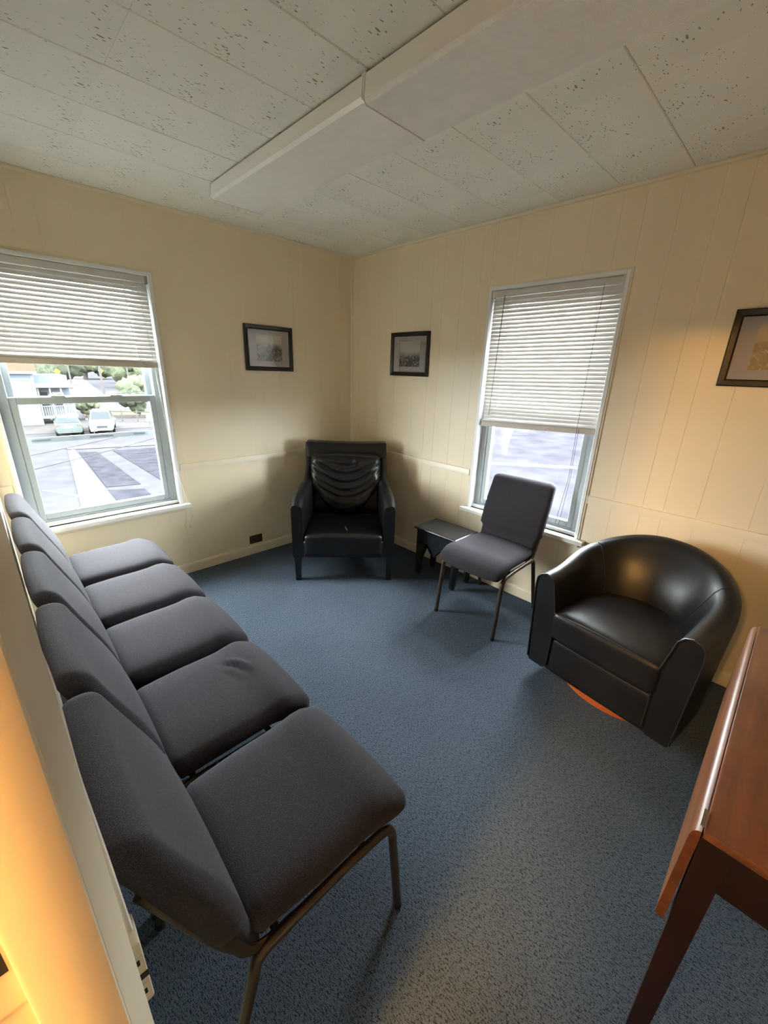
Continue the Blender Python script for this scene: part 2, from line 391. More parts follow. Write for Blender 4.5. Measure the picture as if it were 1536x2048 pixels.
def strip(name, prof, axis, a, b, wallpos, sgn, mat, label):
    """moulding: prof = [(out, z)] extruded along a wall"""
    bm = bmesh.new()
    if axis == 1: prism(bm, [(wallpos+sgn*o_, z) for o_, z in prof], 0, a, b) if False else None
    t_ = bmesh.new()
    if axis == 0: prism(t_, [(wallpos+sgn*o_, z) for o_, z in prof], 1, a, b)      # runs along y (wall normal x)
    else: prism(t_, [(wallpos+sgn*o_, z) for o_, z in prof], 0, a, b)              # runs along x (wall normal y)
    merge(bm, t_); return tag(finish(name, bm, mat, None, True, 30), label, 'trim', kind='structure')
base = [(0, 0), (.013, 0), (.013, .062), (.011, .070), (.006, .076), (0, .078)]
rail = [(0, .806), (.010, .806), (.010, .846), (.007, .853), (0, .855)]
crown = [(0, H-.022), (.010, H-.018), (.014, H-.008), (.012, H-.002), (0, H-.002)]
strip('baseboard_back', base, 1, XL, 0, 0, -1, 'trim', 'cream baseboard along the back wall')
strip('baseboard_right', base, 0, YF, -.013, 0, -1, 'trim', 'cream baseboard along the right wall')
strip('baseboard_left', base, 0, DOOR[1]+.10, -.013, XL, 1, 'trim', 'cream baseboard along the left wall')
strip('trim_1', rail, 1, BW[1]+.012, 0, 0, -1, 'trim', 'cream chair rail on the back wall beside the corner armchair')
strip('trim_2', rail, 0, RW[1]+.012, -.012, 0, -1, 'trim', 'short cream chair rail between corner and right window')
strip('trim_3', rail, 0, YF, RW[0]-.012, 0, -1, 'trim', 'cream chair rail right of the right window')
strip('trim_4', crown, 1, XL, 0, 0, -1, 'trim', 'thin ceiling bead along the back wall')
strip('trim_5', crown, 0, YF, 0, 0, -1, 'trim', 'thin ceiling bead along the right wall')
strip('trim_7', rail, 1, XL, BW[0]-.012, 0, -1, 'trim', 'short cream chair rail left of the back window')
bm = bmesh.new(); prism(bm, [(0, 0), (-.018, 0), (-.016, -.010), (-.010, -.016), (0, -.018)], 2, .078, H-.02)
tag(finish('trim_6', bm, 'trim'), 'narrow cream bead down the room corner', 'trim', kind='structure')

# ------------------------------------------------------------------ windows
def window(name, label, P, w, glass_dx, split):
    """local frame: x along wall (0..w), y outward, z up from opening bottom. P is an Empty at the lower left of the opening"""
    root = tag(P, label, 'window', kind='structure'); hh = 1.497
    a, b_ = glass_dx                                    # glass limits in x
    bm = bmesh.new(); 
    for lo, hi in (((0, -.010, .0), (.022, .15, hh)), ((w-.022, -.010, 0), (w, .15, hh)), ((.022, -.010, hh-.022), (w-.022, .15, hh)), ((.022, .02, 0), (w-.022, .15, .022))): abox(bm, lo, hi, .002)
    finish('jamb_liner', bm, 'white', root, False)
    bm = bmesh.new()
    for lo, hi in (((.022, .045, .022), (a-.034, .145, hh-.022)), ((b_+.034, .045, .022), (w-.022, .145, hh-.022)), ((a-.034, .045, hh-.05), (b_+.034, .145, hh-.022)), ((a-.034, .045, .022), (b_+.034, .145, .036))): abox(bm, lo, hi, .003)
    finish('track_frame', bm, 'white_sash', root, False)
    zb, zm0, zm1 = .075, split-.565, split-.565+.040
    low = bmesh.new()
    for lo, hi in (((a-.034, .050, .036), (a, .085, zm1)), ((b_, .050, .036), (b_+.034, .085, zm1)), ((a, .050, .036), (b_, .085, zb)), ((a, .046, zm0), (b_, .088, zm1))): abox(low, lo, hi, .003)
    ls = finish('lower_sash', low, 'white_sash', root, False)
    box('glass_pane', (a-.002, .064, zb-.002), (b_+.002, .068, zm0+.002), 'glass', ls, 0)
    hi_ = bmesh.new()
    for lo, hi in (((a-.030, .095, zm0), (a, .130, hh-.05)), ((b_, .095, zm0), (b_+.030, .130, hh-.05)), ((a, .095, hh-.09), (b_, .130, hh-.05)), ((a, .095, zm0), (b_, .130, zm1))): abox(hi_, lo, hi, .003)
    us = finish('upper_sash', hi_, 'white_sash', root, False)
    box('glass_pane', (a-.002, .110, zm1-.002), (b_+.002, .114, hh-.088), 'glass', us, 0)
    for k in (.28, .72):
        lx = a+(b_-a)*k; bm = bmesh.new(); abox(bm, (lx-.035, .048, zm1), (lx+.035, .075, zm1+.007), .002); tube(bm, fillet([(lx-.02, .058, zm1+.006), (lx-.012, .055, zm1+.016), (lx+.030, .050, zm1+.016)], .006), .0045, 8)
        finish('sash_lock', bm, 'white', root, True)
    bm = bmesh.new(); abox(bm, (-.045, -.050, -.030), (w+.045, .05, 0.0), .006, 2); finish('window_sill', bm, 'sillpaint', root, True)
    bm = bmesh.new(); abox(bm, (-.010, -.012, -.055), (w+.010, 0.0, -.030), .002); finish('sill_apron', bm, 'trim', root, False)
    bm = bmesh.new()
    for lo, hi in (((-.010, -.006, 0), (0.0, .004, hh+.010)), ((w, -.006, 0), (w+.010, .004, hh+.010)), ((0, -.006, hh), (w, .004, hh+.010))): abox(bm, lo, hi, .001)
    finish('window_stop', bm, 'trim', root, False)
    return root
w1 = window('window_1', 'white double hung window in the back wall overlooking the street', empty('window_1', (BW[0], 0, .565)), BW[1]-BW[0], (.105, .780), 1.292)
w2 = window('window_2', 'white double hung window in the right wall overlooking pavement', empty('window_2', (0, RW[1], .565), -PI/2), RW[1]-RW[0], (.105, .735), 1.292)
# half screen bottom rail outside the lower pane of the street window, with printed labels
sr = box('screen_rail', (.070, .134, .493), (.815, .140, .526), simple('grey_screen_rail', (.16, .18, .19), .6), w1, .002)
for xx, ww in ((.13, .09), (.42, .13), (.67, .07)):
    box('printed_label', (xx, .1325, .503), (xx+ww, .1338, .514), simple('label_ink', (.07, .075, .08), .7), sr, 0)

# ------------------------------------------------------------------ blinds
def blind(name, label, loc, rz, w, top, nsl, tilt_drop, mats):
    """local: x along window, y outward (window side), origin at the head rail left end"""
    root = empty(name, loc, rz, label, 'blind')
    box('head_rail', (0, -.014, -.036), (w, .014, 0), M['headrail'], root, .002)
    pitch = .0238
    sm = bmesh.new(); seg = 5; rings = []
    th = math.radians(72)
    pr = []
    for k in range(seg+1):
        s = -.0125 + .025*k/seg; cam_ = .0022*(1-(s/.0125)**2); pr.append((s*math.cos(th)-cam_*math.sin(th)*-1*0, s*math.sin(th)+cam_))
    ring = [(y, z+.0004) for y, z in pr] + [(y, z-.0004) for y, z in reversed(pr)]
    loft(sm, [[(.004, y, z) for y, z in ring], [(w-.004, y, z) for y, z in ring]])
    s0 = None
    for k in range(nsl):
        if s0 is None: s0 = finish('slat', sm, 'slat', root, True, 60); o = s0
        else: o = bpy.data.objects.new('slat', s0.data); COL.objects.link(o); o.parent = root
        o.location = (0, 0, -.050-pitch*k - 0.0); o.rotation_euler = (random.uniform(-.02, .02), math.atan2(tilt_drop*(k/nsl), w), 0)
    zb = -.050-pitch*nsl
    br = box('bottom_rail', (.003, -.011, -.034), (w-.003, .011, 0), 'bottomrail', root, .003)
    br.location = (0, 0, zb+.012); br.rotation_euler = (0, math.atan2(tilt_drop, w), 0)
    # gathered slats resting on the rail
    for q in range(3):
        o = box('gathered_slat', (.004, -.012, -.001), (w-.004, .012, .001), 'slat', root, 0); o.location = (0, 0, zb+.0135+q*.003); o.rotation_euler = (0, math.atan2(tilt_drop, w), 0)
    for fx in (.13, .5, .87) if w > .83 else (.15, .85):
        for yy in (-.0105, .0105):
            bm = bmesh.new(); tube(bm, [(w*fx, yy, -.03), (w*fx, yy, zb-tilt_drop*fx)], .0007, 5); finish('ladder_cord', bm, 'cord', root)
        bm = bmesh.new()
        for k in range(0, nsl):
            lathe(bm, [(.0005, -.050-pitch*k-.0020-tilt_drop*fx*k/nsl), (.0022, -.050-pitch*k-tilt_drop*fx*k/nsl), (.0005, -.050-pitch*k+.0020-tilt_drop*fx*k/nsl)], 6, (w*fx, -.0115))
        tag(finish('cord_knots', bm, 'white', root), kind='stuff')
    return root, zb
b1, zb1 = blind('mini_blind', 'white mini blind half raised over the street window, cream bottom rail', (BW[0]+.026, .022, 2.038), 0, BW[1]-BW[0]-.052, 2.04, 19, .010, None)
b2, zb2 = blind('mini_blind', 'white mini blind lowered two thirds on the right wall window', (.022, RW[1]-.026, 2.038), -PI/2, RW[1]-RW[0]-.052, 2.04, 33, -.030, None)
def cord(name, pts, r, mat, parent):
    bm = bmesh.new(); tube(bm, pts, r, 6); return finish(name, bm, mat, parent)
W1 = BW[1]-BW[0]-.052; W2 = RW[1]-RW[0]-.052
# pull cords: blind one drapes over the sill corner
oz = b1.location
def L1(x, y, z): return (x-oz[0], y-oz[1], z-oz[2])
cord('pull_cord', [L1(-1.70, .004, 2.0), L1(-1.672, .004, 1.55), L1(-1.652, -.010, 1.10), L1(-1.640, -.028, .84), L1(-1.603, -.056, .600), L1(-1.610, -.060, .56), L1(-1.628, -.030, .405)], .0011, 'cord', b1)
cord('pull_cord', [L1(-1.706, .004, 2.0), L1(-1.676, .004, 1.55), L1(-1.656, -.010, 1.10), L1(-1.643, -.028, .84), L1(-1.604, -.058, .598), L1(-1.590, -.060, .52), L1(-1.570, -.03, .465), L1(-1.600, -.03, .395)], .0011, 'cord', b1)
for px, pz in ((-1.628, .395), (-1.600, .386)):
    bm = bmesh.new(); lathe(bm, [(.001, .012), (.004, .006), (.005, -.008), (.001, -.012)], 8); o = finish('cord_tassel', bm, 'cord', b1); o.location = L1(px, -.030, pz)
cord('tilt_wand', [(.088, -.020, -.03), (.090, -.024, -.10), (.070, -.024, -.78)], .0032, 'wand', b2)
cord('pull_cord', [(W2-.10, -.018, -.03), (W2-.105, -.020, -.8), (W2-.10, -.020, -1.10), (W2-.135, -.016, -1.42)], .0011, 'wire', b2)
cord('pull_cord', [(W2-.095, -.018, -.8), (W2-.09, -.020, -1.10), (W2-.112, -.016, -1.42)], .0011, 'wire', b2)
cord('tilt_wand', [(W1-.14, -.020, -.03), (W1-.125, -.020, -.35), (W1-.10, -.020, -.52)], .0016, 'cord', b1)
box('rail_bracket', (W1-.012, -.018, -.040), (W1+.004, .016, .004), 'brass', b1, .002)
box('rail_bracket', (-.004, -.018, -.040), (.012, .016, .004), 'headrail', b2, .002)
box('rail_bracket', (W2-.012, -.018, -.040), (W2+.004, .016, .004), 'headrail', b2, .002)

# ------------------------------------------------------------------ doorway in the left wall, hall beyond it
dr = empty('door_1', (XL-.06, DOOR[1], 0), 0, 'cream painted doorway frame at the left of the camera', 'doorway', kind='structure')
def D(x, y, z): return (x-(XL-.06), y-DOOR[1], z)
def dbox(name, lo, hi, mat, bev=.003, seg=2, par=None): return box(name, D(*lo), D(*hi), mat, par or dr, bev, seg)
XA = -2.565
bm = bmesh.new(); prism(bm, [D(XA-.050, -2.767, 0)[:2], D(XA-.004, -2.767, 0)[:2], D(XA, -2.763, 0)[:2], D(XA, -2.745, 0)[:2], D(XA-.050, -2.745, 0)[:2]], 2, 0, 2.03)
dbox('door_stop', (-2.615, -2.767, 0), (XA-.0005, -2.750, 2.018), 'jamb', .004, 2)
dbox('side_jamb', (-2.705, -2.755, 0), (-2.612, -2.735, 2.03), 'jamb', .002, 1); bm.free()
sp = dbox('strike_plate', (-2.650, -2.7565, 1.06), (-2.6165, -2.7548, 1.16), 'jamb', 0, 1)
dbox('latch_hole', (-2.646, -2.7572, 1.104), (-2.6185, -2.7560, 1.134), 'slot', 0, 1, None)
dbox('side_jamb', (-2.705, -3.555, 0), (-2.57, -3.53, 2.03), 'jamb', .002, 1)
dbox('head_jamb', (-2.705, -3.53, 2.012), (-2.57, -2.75, 2.035), 'jamb', .002, 1)
# room side casing, thicker at its outer edge
bm = bmesh.new(); prism(bm, [D(*p_, 0)[:2] for p_ in [(XL-.001, -2.762), (XA, -2.762), (XA+.006, -2.735), (XA+.0125, -2.700), (XA+.0143, -2.690), (XA+.0135, -2.687), (XA+.010, -2.684), (XL-.001, -2.684)]], 2, 0, 2.10)
finish('side_casing', bm, 'trim', dr, True, 25)
bm = bmesh.new(); abox(bm, D(XL, -3.62, 0), D(XA+.008, -3.535, 2.10), .004, 2); finish('side_casing', bm, 'trim', dr)
bm = bmesh.new(); abox(bm, D(XL, -3.62, 2.03), D(XA+.009, -2.684, 2.115), .004, 2); finish('head_casing', bm, 'trim', dr)
# unseen door, added half open in the hall to block lamp light
dl = empty('blocking_door', (-2.700, -3.525, 0), math.radians(132.5), 'unseen cream flat door behind the camera, half open to block the hall lamp light', 'door', kind='structure')
box('door_leaf', (0, -.02, .012), (.76, .02, 2.005), 'trim', dl, .003)
bm = bmesh.new(); lathe(bm, [(.005, .02), (.03, .022), (.012, .035), (.012, .05), (.027, .06), (.027, .075), (.004, .085)], 16)
kn = finish('door_knob', bm, 'brass', dl); kn.rotation_euler = (PI/2, 0, 0); kn.location = (.70, 0, 1.12)
HX0 = -6.3
tag(box('floor_hall', (HX0, YF, -.06), (XL-.12, -1.6, 0), 'carpet', None, 0), 'carpeted hall floor beyond the doorway', 'floor', kind='structure')
tag(box('ceiling_hall', (HX0, YF, H), (XL-.12, -1.6, H+.1), 'hallwall', None, 0), 'plain hall ceiling beyond the doorway', 'ceiling', kind='structure')
tag(box('wall_hall_back', (HX0, -1.7, -.02), (XL-.115, -1.6, H+.01), 'hallwall', None, 0), 'cream hall wall beyond the doorway', 'wall', kind='structure')
tag(box('wall_hall_front', (HX0, YF-.1, -.02), (XL-.12, YF, H+.01), 'hallwall', None, 0), 'cream hall wall behind the camera', 'wall', kind='structure')
tag(box('wall_hall_left', (HX0-.1, YF-.1, -.02), (HX0, -1.6, H+.01), 'hallwall', None, 0), 'far end wall of the hall', 'wall', kind='structure')
lp = empty('hall_ceiling_lamp', (-4.0, -2.96, H), 0, 'warm globe lamp hanging from the hall ceiling', 'lamp')
bm = bmesh.new(); lathe(bm, [(.001, 0), (.06, 0), (.06, -.02), (.012, -.03), (.012, -.26), (.04, -.27), (.04, -.29), (.001, -.29)], 20); finish('lamp_stem', bm, 'brass', lp)
mt = bpy.data.materials.new('warm_lamp_glow'); mt.use_nodes = True; t = mt.node_tree; t.nodes.remove(t.nodes['Principled BSDF'])
em = N(t, 'ShaderNodeEmission', Strength=HALL_LAMP); em.inputs[0].default_value = (1.0, .53, .15, 1); t.links.new(em.outputs[0], t.nodes['Material Output'].inputs[0])
bm = bmesh.new(); lathe(bm, [(.03, -.285), (.09, -.288), (.10, -.296), (.092, -.310), (.06, -.319), (.001, -.322)], 20); finish('lamp_globe', bm, mt, lp)

# ------------------------------------------------------------------ ceiling light fixtures
def fixture(label, y0, y1, zb, lensmat, drop):
    x0, x1 = -1.445, -1.135; r = empty('ceiling_light', ((x0+x1)/2, (y0+y1)/2, H), 0, label, 'ceiling light', 'fluorescent fixtures in a line on the ceiling')
    hw = (x1-x0)/2; hl = (y1-y0)/2; z = zb-H
    bm = bmesh.new(); prism(bm, [(-hw+.035, -.002), (hw-.035, -.002), (hw-.030, -.020), (-hw+.030, -.020)], 1, -hl+.003, hl-.003); finish('housing', bm, 'fixture', r, False)
    # wraparound lens: U shaped section
    o = [(-hw+.004, -.012), (-hw, z+.012), (-hw+.010, z), (hw-.010, z), (hw, z+.012), (hw-.004, -.012)]
    i_ = [(x*.985, zz+.003) for x, zz in reversed(o)]
    bm = bmesh.new(); prism(bm, o[1:5]+[(x*.985, zz+.003) for x, zz in reversed(o[1:5])], 1, -hl+.004, hl-.004); finish('lens', bm, lensmat, r, True, 20)
    for s in (-1, 1):
        bm = bmesh.new(); prism(bm, [(s*(hw-.006), -.012), (s*(hw+.0005), z+.012), (s*(hw-.003), z+.012), (s*(hw-.010), -.012)], 1, -hl+.004, hl-.004); finish('side_panel', bm, 'fixture', r, False)
    for s in (-1, 1):
        bm = bmesh.new(); prism(bm, [(x*1.012, zz-(.003 if k in (1, 2, 3, 4) else -.004)) for k, (x, zz) in enumerate(o)], 1, s*hl-.002, s*hl+.002); finish('end_cap', bm, 'fixture', r, False)
    return r
fixture('far ceiling fluorescent fixture with smooth unlit lens, end toward the back wall', -1.785, -.575, 2.360, 'lens_smooth', 0)
fixture('near ceiling fluorescent fixture with ribbed unlit lens, closest to the camera', -3.01, -1.795, 2.350, 'lens', .01)

# ------------------------------------------------------------------ pictures
def picture(label, loc, rz, pm, tilt=0):
    """local x right, z up, -y out of the wall toward the room; origin lower left"""
    w, h, f = .407, .326, .031
    r = empty('framed_picture', loc, rz, label, 'picture', 'black framed pictures on the walls'); r.rotation_euler = (0, tilt, rz)
    bm = bmesh.new()
    sec = [(0, 0), (0, -.017), (.005, -.020), (f-.006, -.016), (f, -.010), (f, 0)]
    corners = [(0, 0), (w, 0), (w, h), (0, h)]; sg = [(1, 1), (-1, 1), (-1, -1), (1, -1)]
    rings = [[(c[0]+s[0]*q, y, c[1]+s[1]*q) for q, y in sec] for c, s in zip(corners, sg)]; rings.append(rings[0])
    loft(bm, rings, True, False); bmesh.ops.remove_doubles(bm, verts=bm.verts, dist=1e-6); finish('frame', bm, 'frame', r, False)
    box('mat_board', (f-.003, -.006, f-.003), (w-f+.003, -.003, h-f+.003), 'mat', r, 0)
    box('print', (.095, -.0068, .072), (w-.095, -.0058, h-.066), pm, r, 0)
    box('picture_glass', (f-.003, -.0095, f-.003), (w-f+.003, -.0082, h-f+.003), 'picglass', r, 0)
picture('black framed landscape photograph on the back wall, left of the corner', (-1.042, 0, 1.505), 0, 'print0', .004)
picture('black framed field photograph on the right wall, nearest the corner', (0, -.516, 1.497), -PI/2, 'print1', 0)
picture('black framed sepia photograph on the right wall, beyond the window', (0, -2.712, 1.512), -PI/2, 'print2', 0)

# ------------------------------------------------------------------ outlets
r = empty('wall_outlet', (-1.073, 0, .129), 0, 'brown horizontal wall outlet just above the back baseboard', 'outlet')
bm = bmesh.new(); abox(bm, (-.058, -.006, -.036), (.058, .0, .036), .003, 2); finish('cover_plate', bm, 'brown', r)
for s in (-1, 1):
    bm = bmesh.new(); rbox(bm, (s*.020-.014, -.009, -.017), (s*.020+.014, -.004, .017), .0025, 4); q = finish('socket', bm, 'brown', r)
    for k in (-1, 1): box('slot', (s*.020-.005, -.0093, k*.006-.001), (s*.020+.004, -.0088, k*.006+.001), 'slot', q, 0)
r = empty('outlet_tap', (XL, -2.60, .67), 0, 'ivory plug-in outlet tap on the left wall beside the nearest chair', 'outlet tap')
bm = bmesh.new(); abox(bm, (0, -.022, 0), (.033, .022, .132), .003, 2); finish('tap_body', bm, 'ivory', r)
for z in (.028, .094):
    q = box('socket', (.006, -.0232, z-.014), (.030, -.0222, z+.016), 'ivory', r, 0); box('slot', (.018, -.0238, z-.004), (.027, -.0233, z+.007), 'slot', q, 0)
box('seam', (.004, -.0230, .056), (.033, -.0222, .068), 'slot', r, 0)
cd = cord('power_cord', fillet([(XL+.027, -2.600, .80), (XL+.024, -2.598, .95), (XL+.020, -2.60, 1.10), (XL+.022, -2.590, 1.22), (XL+.014, -2.55, 1.30), (XL+.008, -2.52, 1.22), (XL+.006, -2.50, .40)], .03), .0035, 'cord', None)
tag(cd, 'grey cord running up the left wall from the outlet tap', 'cord')

# ------------------------------------------------------------------ stacking chairs
def make_chair():
    r = empty('stacking_chair', (0, 0, 0))
    hw = .215
    def seatfn(p_, u):
        z = p_.z
        f = ss(-.2, 1, u.x)
        if u.z > 0: z += .014*(1-u.y**4)*(1-u.x**4*.6) - .028*ss(.55, 1.05, u.x) + .010*ss(.2, .6, u.x)*(1-ss(.6, 1, u.x))
        else: z -= .042*ss(.25, .9, u.x)*(1-.3*abs(u.y)**3) - .006
        x = p_.x + .010*(1-u.y*u.y)*(1 if u.x > 0 else -.3)*abs(u.x)
        y = p_.y*(1-.05*ss(.2, 1, -u.x)) * (1+.02*ss(.1, .8, u.x))
        return Vector((x, y, z))
    bm = bmesh.new(); rbox(bm, (-.150, -hw, .415), (.300, hw, .478), .030, 14, seatfn); finish('seat', bm, 'fabric', r, True, 80)
    def creased(p_, u):
        q = seatfn(p_, u)
        if u.z > .3:
            for x0, y0, y1, a in ((.185, .00, .10, .010), (.150, -.02, .06, .005)):
                d = q.x-(x0-.9*(q.y-y0)**2*4); q.z += a*math.exp(-(d/.010)**2)*ss(y0-.02, y0+.03, q.y)*ss(y1+.03, y1-.02, q.y) - a*.6*math.exp(-((d+.018)/.010)**2)*ss(y0-.02, y0+.03, q.y)*ss(y1+.03, y1-.02, q.y)
        return q
    t_ = bmesh.new(); rbox(t_, (-.150, -hw, .415), (.300, hw, .478), .030, 60, creased)
    cs = finish('seat', t_, 'fabric', None, True, 80); r['creased'] = cs.data.name; bpy.data.objects.remove(cs)
    # backrest: pad that leans back, wide above and waisted below
    def backfn(p_, u):
        zz = p_.z; s = (zz-.385)/(.885-.385)
        lean = -.150 - .125*s - .03*s*s
        wid = .905 + .095*ss(.255, .33, s)
        wid *= 1 - .03*ss(.6, 1, s) - .045*ss(.93, 1.0, s)**2
        groove = .014*math.exp(-((s-.275)/.020)**2)
        y = p_.y*wid
        x = p_.x*(.78+.22*ss(.24, .34, s))
        if u.x > 0: x += .016*math.exp(-((s-.52)/.22)**2)*(1-.7*u.y**2) - groove - .012*(1-u.y**2)*ss(.5, 1, s)
        else: x -= .008*(1-u.y**2); x += groove*.5
        return Vector((x+lean, y, zz))
    bm = bmesh.new(); rbox(bm, (-.034, -.224, .385), (.034, .224, .885), .030, 30, backfn); finish('backrest', bm, 'fabric', r, True, 80)
    yo = .2165
    for s in (-1, 1):
        y = s*yo
        bm = bmesh.new(); tube(bm, fillet([(.275, y, 0.006), (.235, y*.985, .395), (.10, y*.97, .402)], .05, 6), .0125, 12); finish('leg', bm, 'bronze', r)
        bm = bmesh.new(); tube(bm, fillet([(-.262, y, 0.006), (-.165, y*.98, .34), (-.150, y*.97, .402), (-.06, y*.97, .404)], .05, 6), .0125, 12); finish('leg', bm, 'bronze', r)
        bm = bmesh.new(); tube(bm, [(.115, y*.97, .402), (-.075, y*.97, .404)], .0118, 12); finish('side_rail', bm, 'bronze', r)
        bm = bmesh.new(); tube(bm, fillet([(-.06, y*.93, .395), (-.150, y*.93, .400), (-.215, y*.93, .54), (-.300, y*.90, .78)], .05, 6), .011, 10, (.013, .008)); finish('back_upright', bm, 'bronze', r)
        for q in ((.2755, .004), (-.2625, .004)):
            bm = bmesh.new(); lathe(bm, [(.0136, 0), (.0140, .010), (.0130, .020)], 12, (q[0], y)); finish('foot_cap', bm, 'blackplastic', r)
    for x in (.14, -.10):
        bm = bmesh.new(); tube(bm, [(x, -yo*.97, .404), (x, yo*.97, .404)], .010, 10); finish('cross_rail', bm, 'bronze', r)
    bm = bmesh.new(); abox(bm, (-.13, -.19, .408), (.25, .19, .418), .003); finish('seat_pan', bm, 'blackplastic', r)
    return r
ch = make_chair()
clab = ['dark charcoal stacking chair nearest the camera in the wall row',
        'charcoal stacking chair second nearest the camera in the wall row, creased seat',
        'charcoal stacking chair in the middle of the wall row of five',
        'charcoal stacking chair second from the back window in the wall row',
        'charcoal stacking chair under the back window, far end of the wall row']
ys5 = [-2.355, -1.890, -1.428, -.965, -.502]
for k, y in enumerate(ys5):
    o = ch if k == 0 else copy_tree(ch)
    o.location = (-2.225, y, 0); o.rotation_euler = (0, 0, random.uniform(-.001, .001)); tag(o, clab[k], 'chair', 'charcoal stacking chairs')
    if k == 1:
        for c_ in [x for x in bpy.data.objects if x.parent == o and x.name.startswith('seat') and 'pan' not in x.name]: c_.data = bpy.data.meshes[ch['creased']]
    if k:
        for s in (-.035, -.10):   # ganging links to the previous chair
            bm = bmesh.new(); tube(bm, [(s, -.205, .412), (s, -.2310, .412)], .006, 8); finish('ganging_link', bm, 'brass', o)
o = copy_tree(ch)
for c_ in [x for x in bpy.data.objects if 'creased' in x]:
    if c_ is not ch: del c_['creased']
del ch['creased']
o.location = (-.325, -1.842, 0); o.rotation_euler = (0, 0, PI+.01); tag(o, 'single charcoal stacking chair in front of the right wall window', 'chair', 'charcoal stacking chairs')

# ------------------------------------------------------------------ corner armchair (local x right, y back, z up)
r = empty('armchair', (-.801, -.874, 0), math.radians(-40.82), 'black leather armchair with swooping arms and slumped cushion in the corner', 'armchair')
# side panel outline (depth d, height z)
def armtop(d): return .630 + .028*ss(-.03, .10, d) + .03*ss(0, .35, d) + .267*ss(.38, .76, d)
prof = []
ds = [-.03+.75*k/26 for k in range(27)]
def hw_at(d): return .377 - .042*ss(.0, .60, d)
for s in (-1, 1):
    bm = bmesh.new(); rings = []
    for d in ds:
        zt = armtop(min(d, .655)) - (.05*ss(.66, .72, d)); zt -= .022*ss(.02, -.03, d); xo = hw_at(d); th = .082 - .012*ss(.2, .6, d); bul = .0
        zb = .197; rr = .030
        ring = [(xo-.006, zb), (xo, zb+.02), (xo, zt-rr), (xo-.009, zt-.009), (xo-rr, zt), (xo-th+rr, zt-.006), (xo-th+.008, zt-.018), (xo-th, zt-rr-.012), (xo-th, zb+.02), (xo-th+.004, zb)]
        rings.append([(s*x, d, z) for x, z in ring])
    loft(bm, rings); bmesh.ops.bevel(bm, geom=[e for e in bm.edges if len(e.link_faces) == 2 and e.calc_face_angle(0) > 1.2 and abs(e.verts[0].co.y+.03) < 1e-4 and abs(e.verts[1].co.y+.03) < 1e-4], offset=.012, segments=3, affect='EDGES')
    finish('arm', bm, 'leather_soft', r, True, 50)
# back: slab with slightly dipped top
def bfn(p_, u):
    s = (p_.z-.2)/(.755); y = p_.y + .045*s - .03*(1-s)
    z = p_.z - (.010*(1-u.x**2) if u.z > .5 else 0)
    return Vector((p_.x*(1+.012*s), y, z))
bm = bmesh.new(); rbox(bm, (-.337, .555, .20), (.337, .690, .958), .022, 12, bfn); finish('back', bm, 'leather_soft', r, True, 70)
# seat base / front apron and seat cushion
bm = bmesh.new(); rbox(bm, (-.296, -.042, .197), (.296, .60, .335), .016, 8); finish('seat_base', bm, 'leather_soft', r, True, 70)
def sfn(p_, u):
    z = p_.z + (.022*(1-u.x**4)*(1-ss(.3, 1, -u.y)*.6) if u.z > 0 else 0)
    z += .004*noise.noise(Vector((p_.x*9, p_.y*9, 1))) if u.z > .3 else 0
    return Vector((p_.x, p_.y-.006*(1-u.x**2) if u.y < -.5 else p_.y, z))
bm = bmesh.new(); rbox(bm, (-.288, -.050, .215), (.288, .58, .380), .026, 16, sfn); finish('seat_cushion', bm, 'leather_soft', r, True, 80)
# slumped back cushion with swagged folds
def cfn(p_, u):
    x, y, z = p_; lower = ss(.3, -1, u.z)
    wd = 1 - .30*ss(-.1, -1, u.z)**1.2
    x *= wd
    z += (-.055*(1-u.x**2)*lower) + .05*lower*abs(u.x)**2 - .010*u.x*u.x*(u.z > .5)
    y += .07*(1-(u.z+1)/2)*-1 + .045
    if u.y < 0:
        arc = z + .16*(1-(x/.28)**2)
        y -= .030*(1-u.x**2)*(1-.5*u.z**2)
        fold = 0
        for zc, amp, wd2 in ((.955, .020, .018), (.885, .030, .020), (.815, .030, .022), (.755, .024, .018), (.70, .020, .016)):
            fold += amp*math.exp(-((arc-zc)/wd2)**2)*(.35+.65*ss(0, .6, 1-abs(u.x))) 
        y += fold*ss(.85, .55, u.z)*1.05
        y += .010*math.exp(-((x-.01)/.012)**2)*ss(.3, .6, u.z)*ss(1, .8, u.z) + .012*math.exp(-((x-.085-.2*(.8-z)**2)/.014)**2)*ss(.2, .5, u.z)*ss(1, .85, u.z)
    y += .010*noise.noise(Vector((x*11, z*11, 3)))
    return Vector((x, y, z))
bm = bmesh.new(); rbox(bm, (-.286, .395, .455), (.286, .565, .885), .060, 44, cfn); finish('back_cushion', bm, 'leather_soft', r, True, 80)
cw = bmesh.new(); tube(cw, fillet([(-.27, .425, .872), (-.10, .422, .884), (.10, .422, .882), (.275, .425, .868)], .05), .004, 8); finish('cushion_piping', cw, 'piping', r)
for s in (-1, 1):
    for d, dz in ((.0, 0), (.60, .05)):
        bm = bmesh.new(); x = s*.343; a, b_ = .0235, .019
        loft(bm, [[(x-b_, d-b_+dz, 0), (x+b_, d-b_+dz, 0), (x+b_, d+b_+dz, 0), (x-b_, d+b_+dz, 0)], [(x-a, d-a, .20), (x+a, d-a, .20), (x+a, d+a, .20), (x-a, d+a, .20)]]); finish('leg', bm, 'blackwood', r, False)
# worn scuff on the seat front
bm = bmesh.new(); tube(bm, [(.012, .02, .4185), (.010, .05, .4180), (.018, .00, .4170), (.028, -.018, .4120)], [.0015, .002, .0022, .001], 6); 
finish('worn_crack', bm, simple('worn_grey_backing', (.16, .14, .12), .8), r)

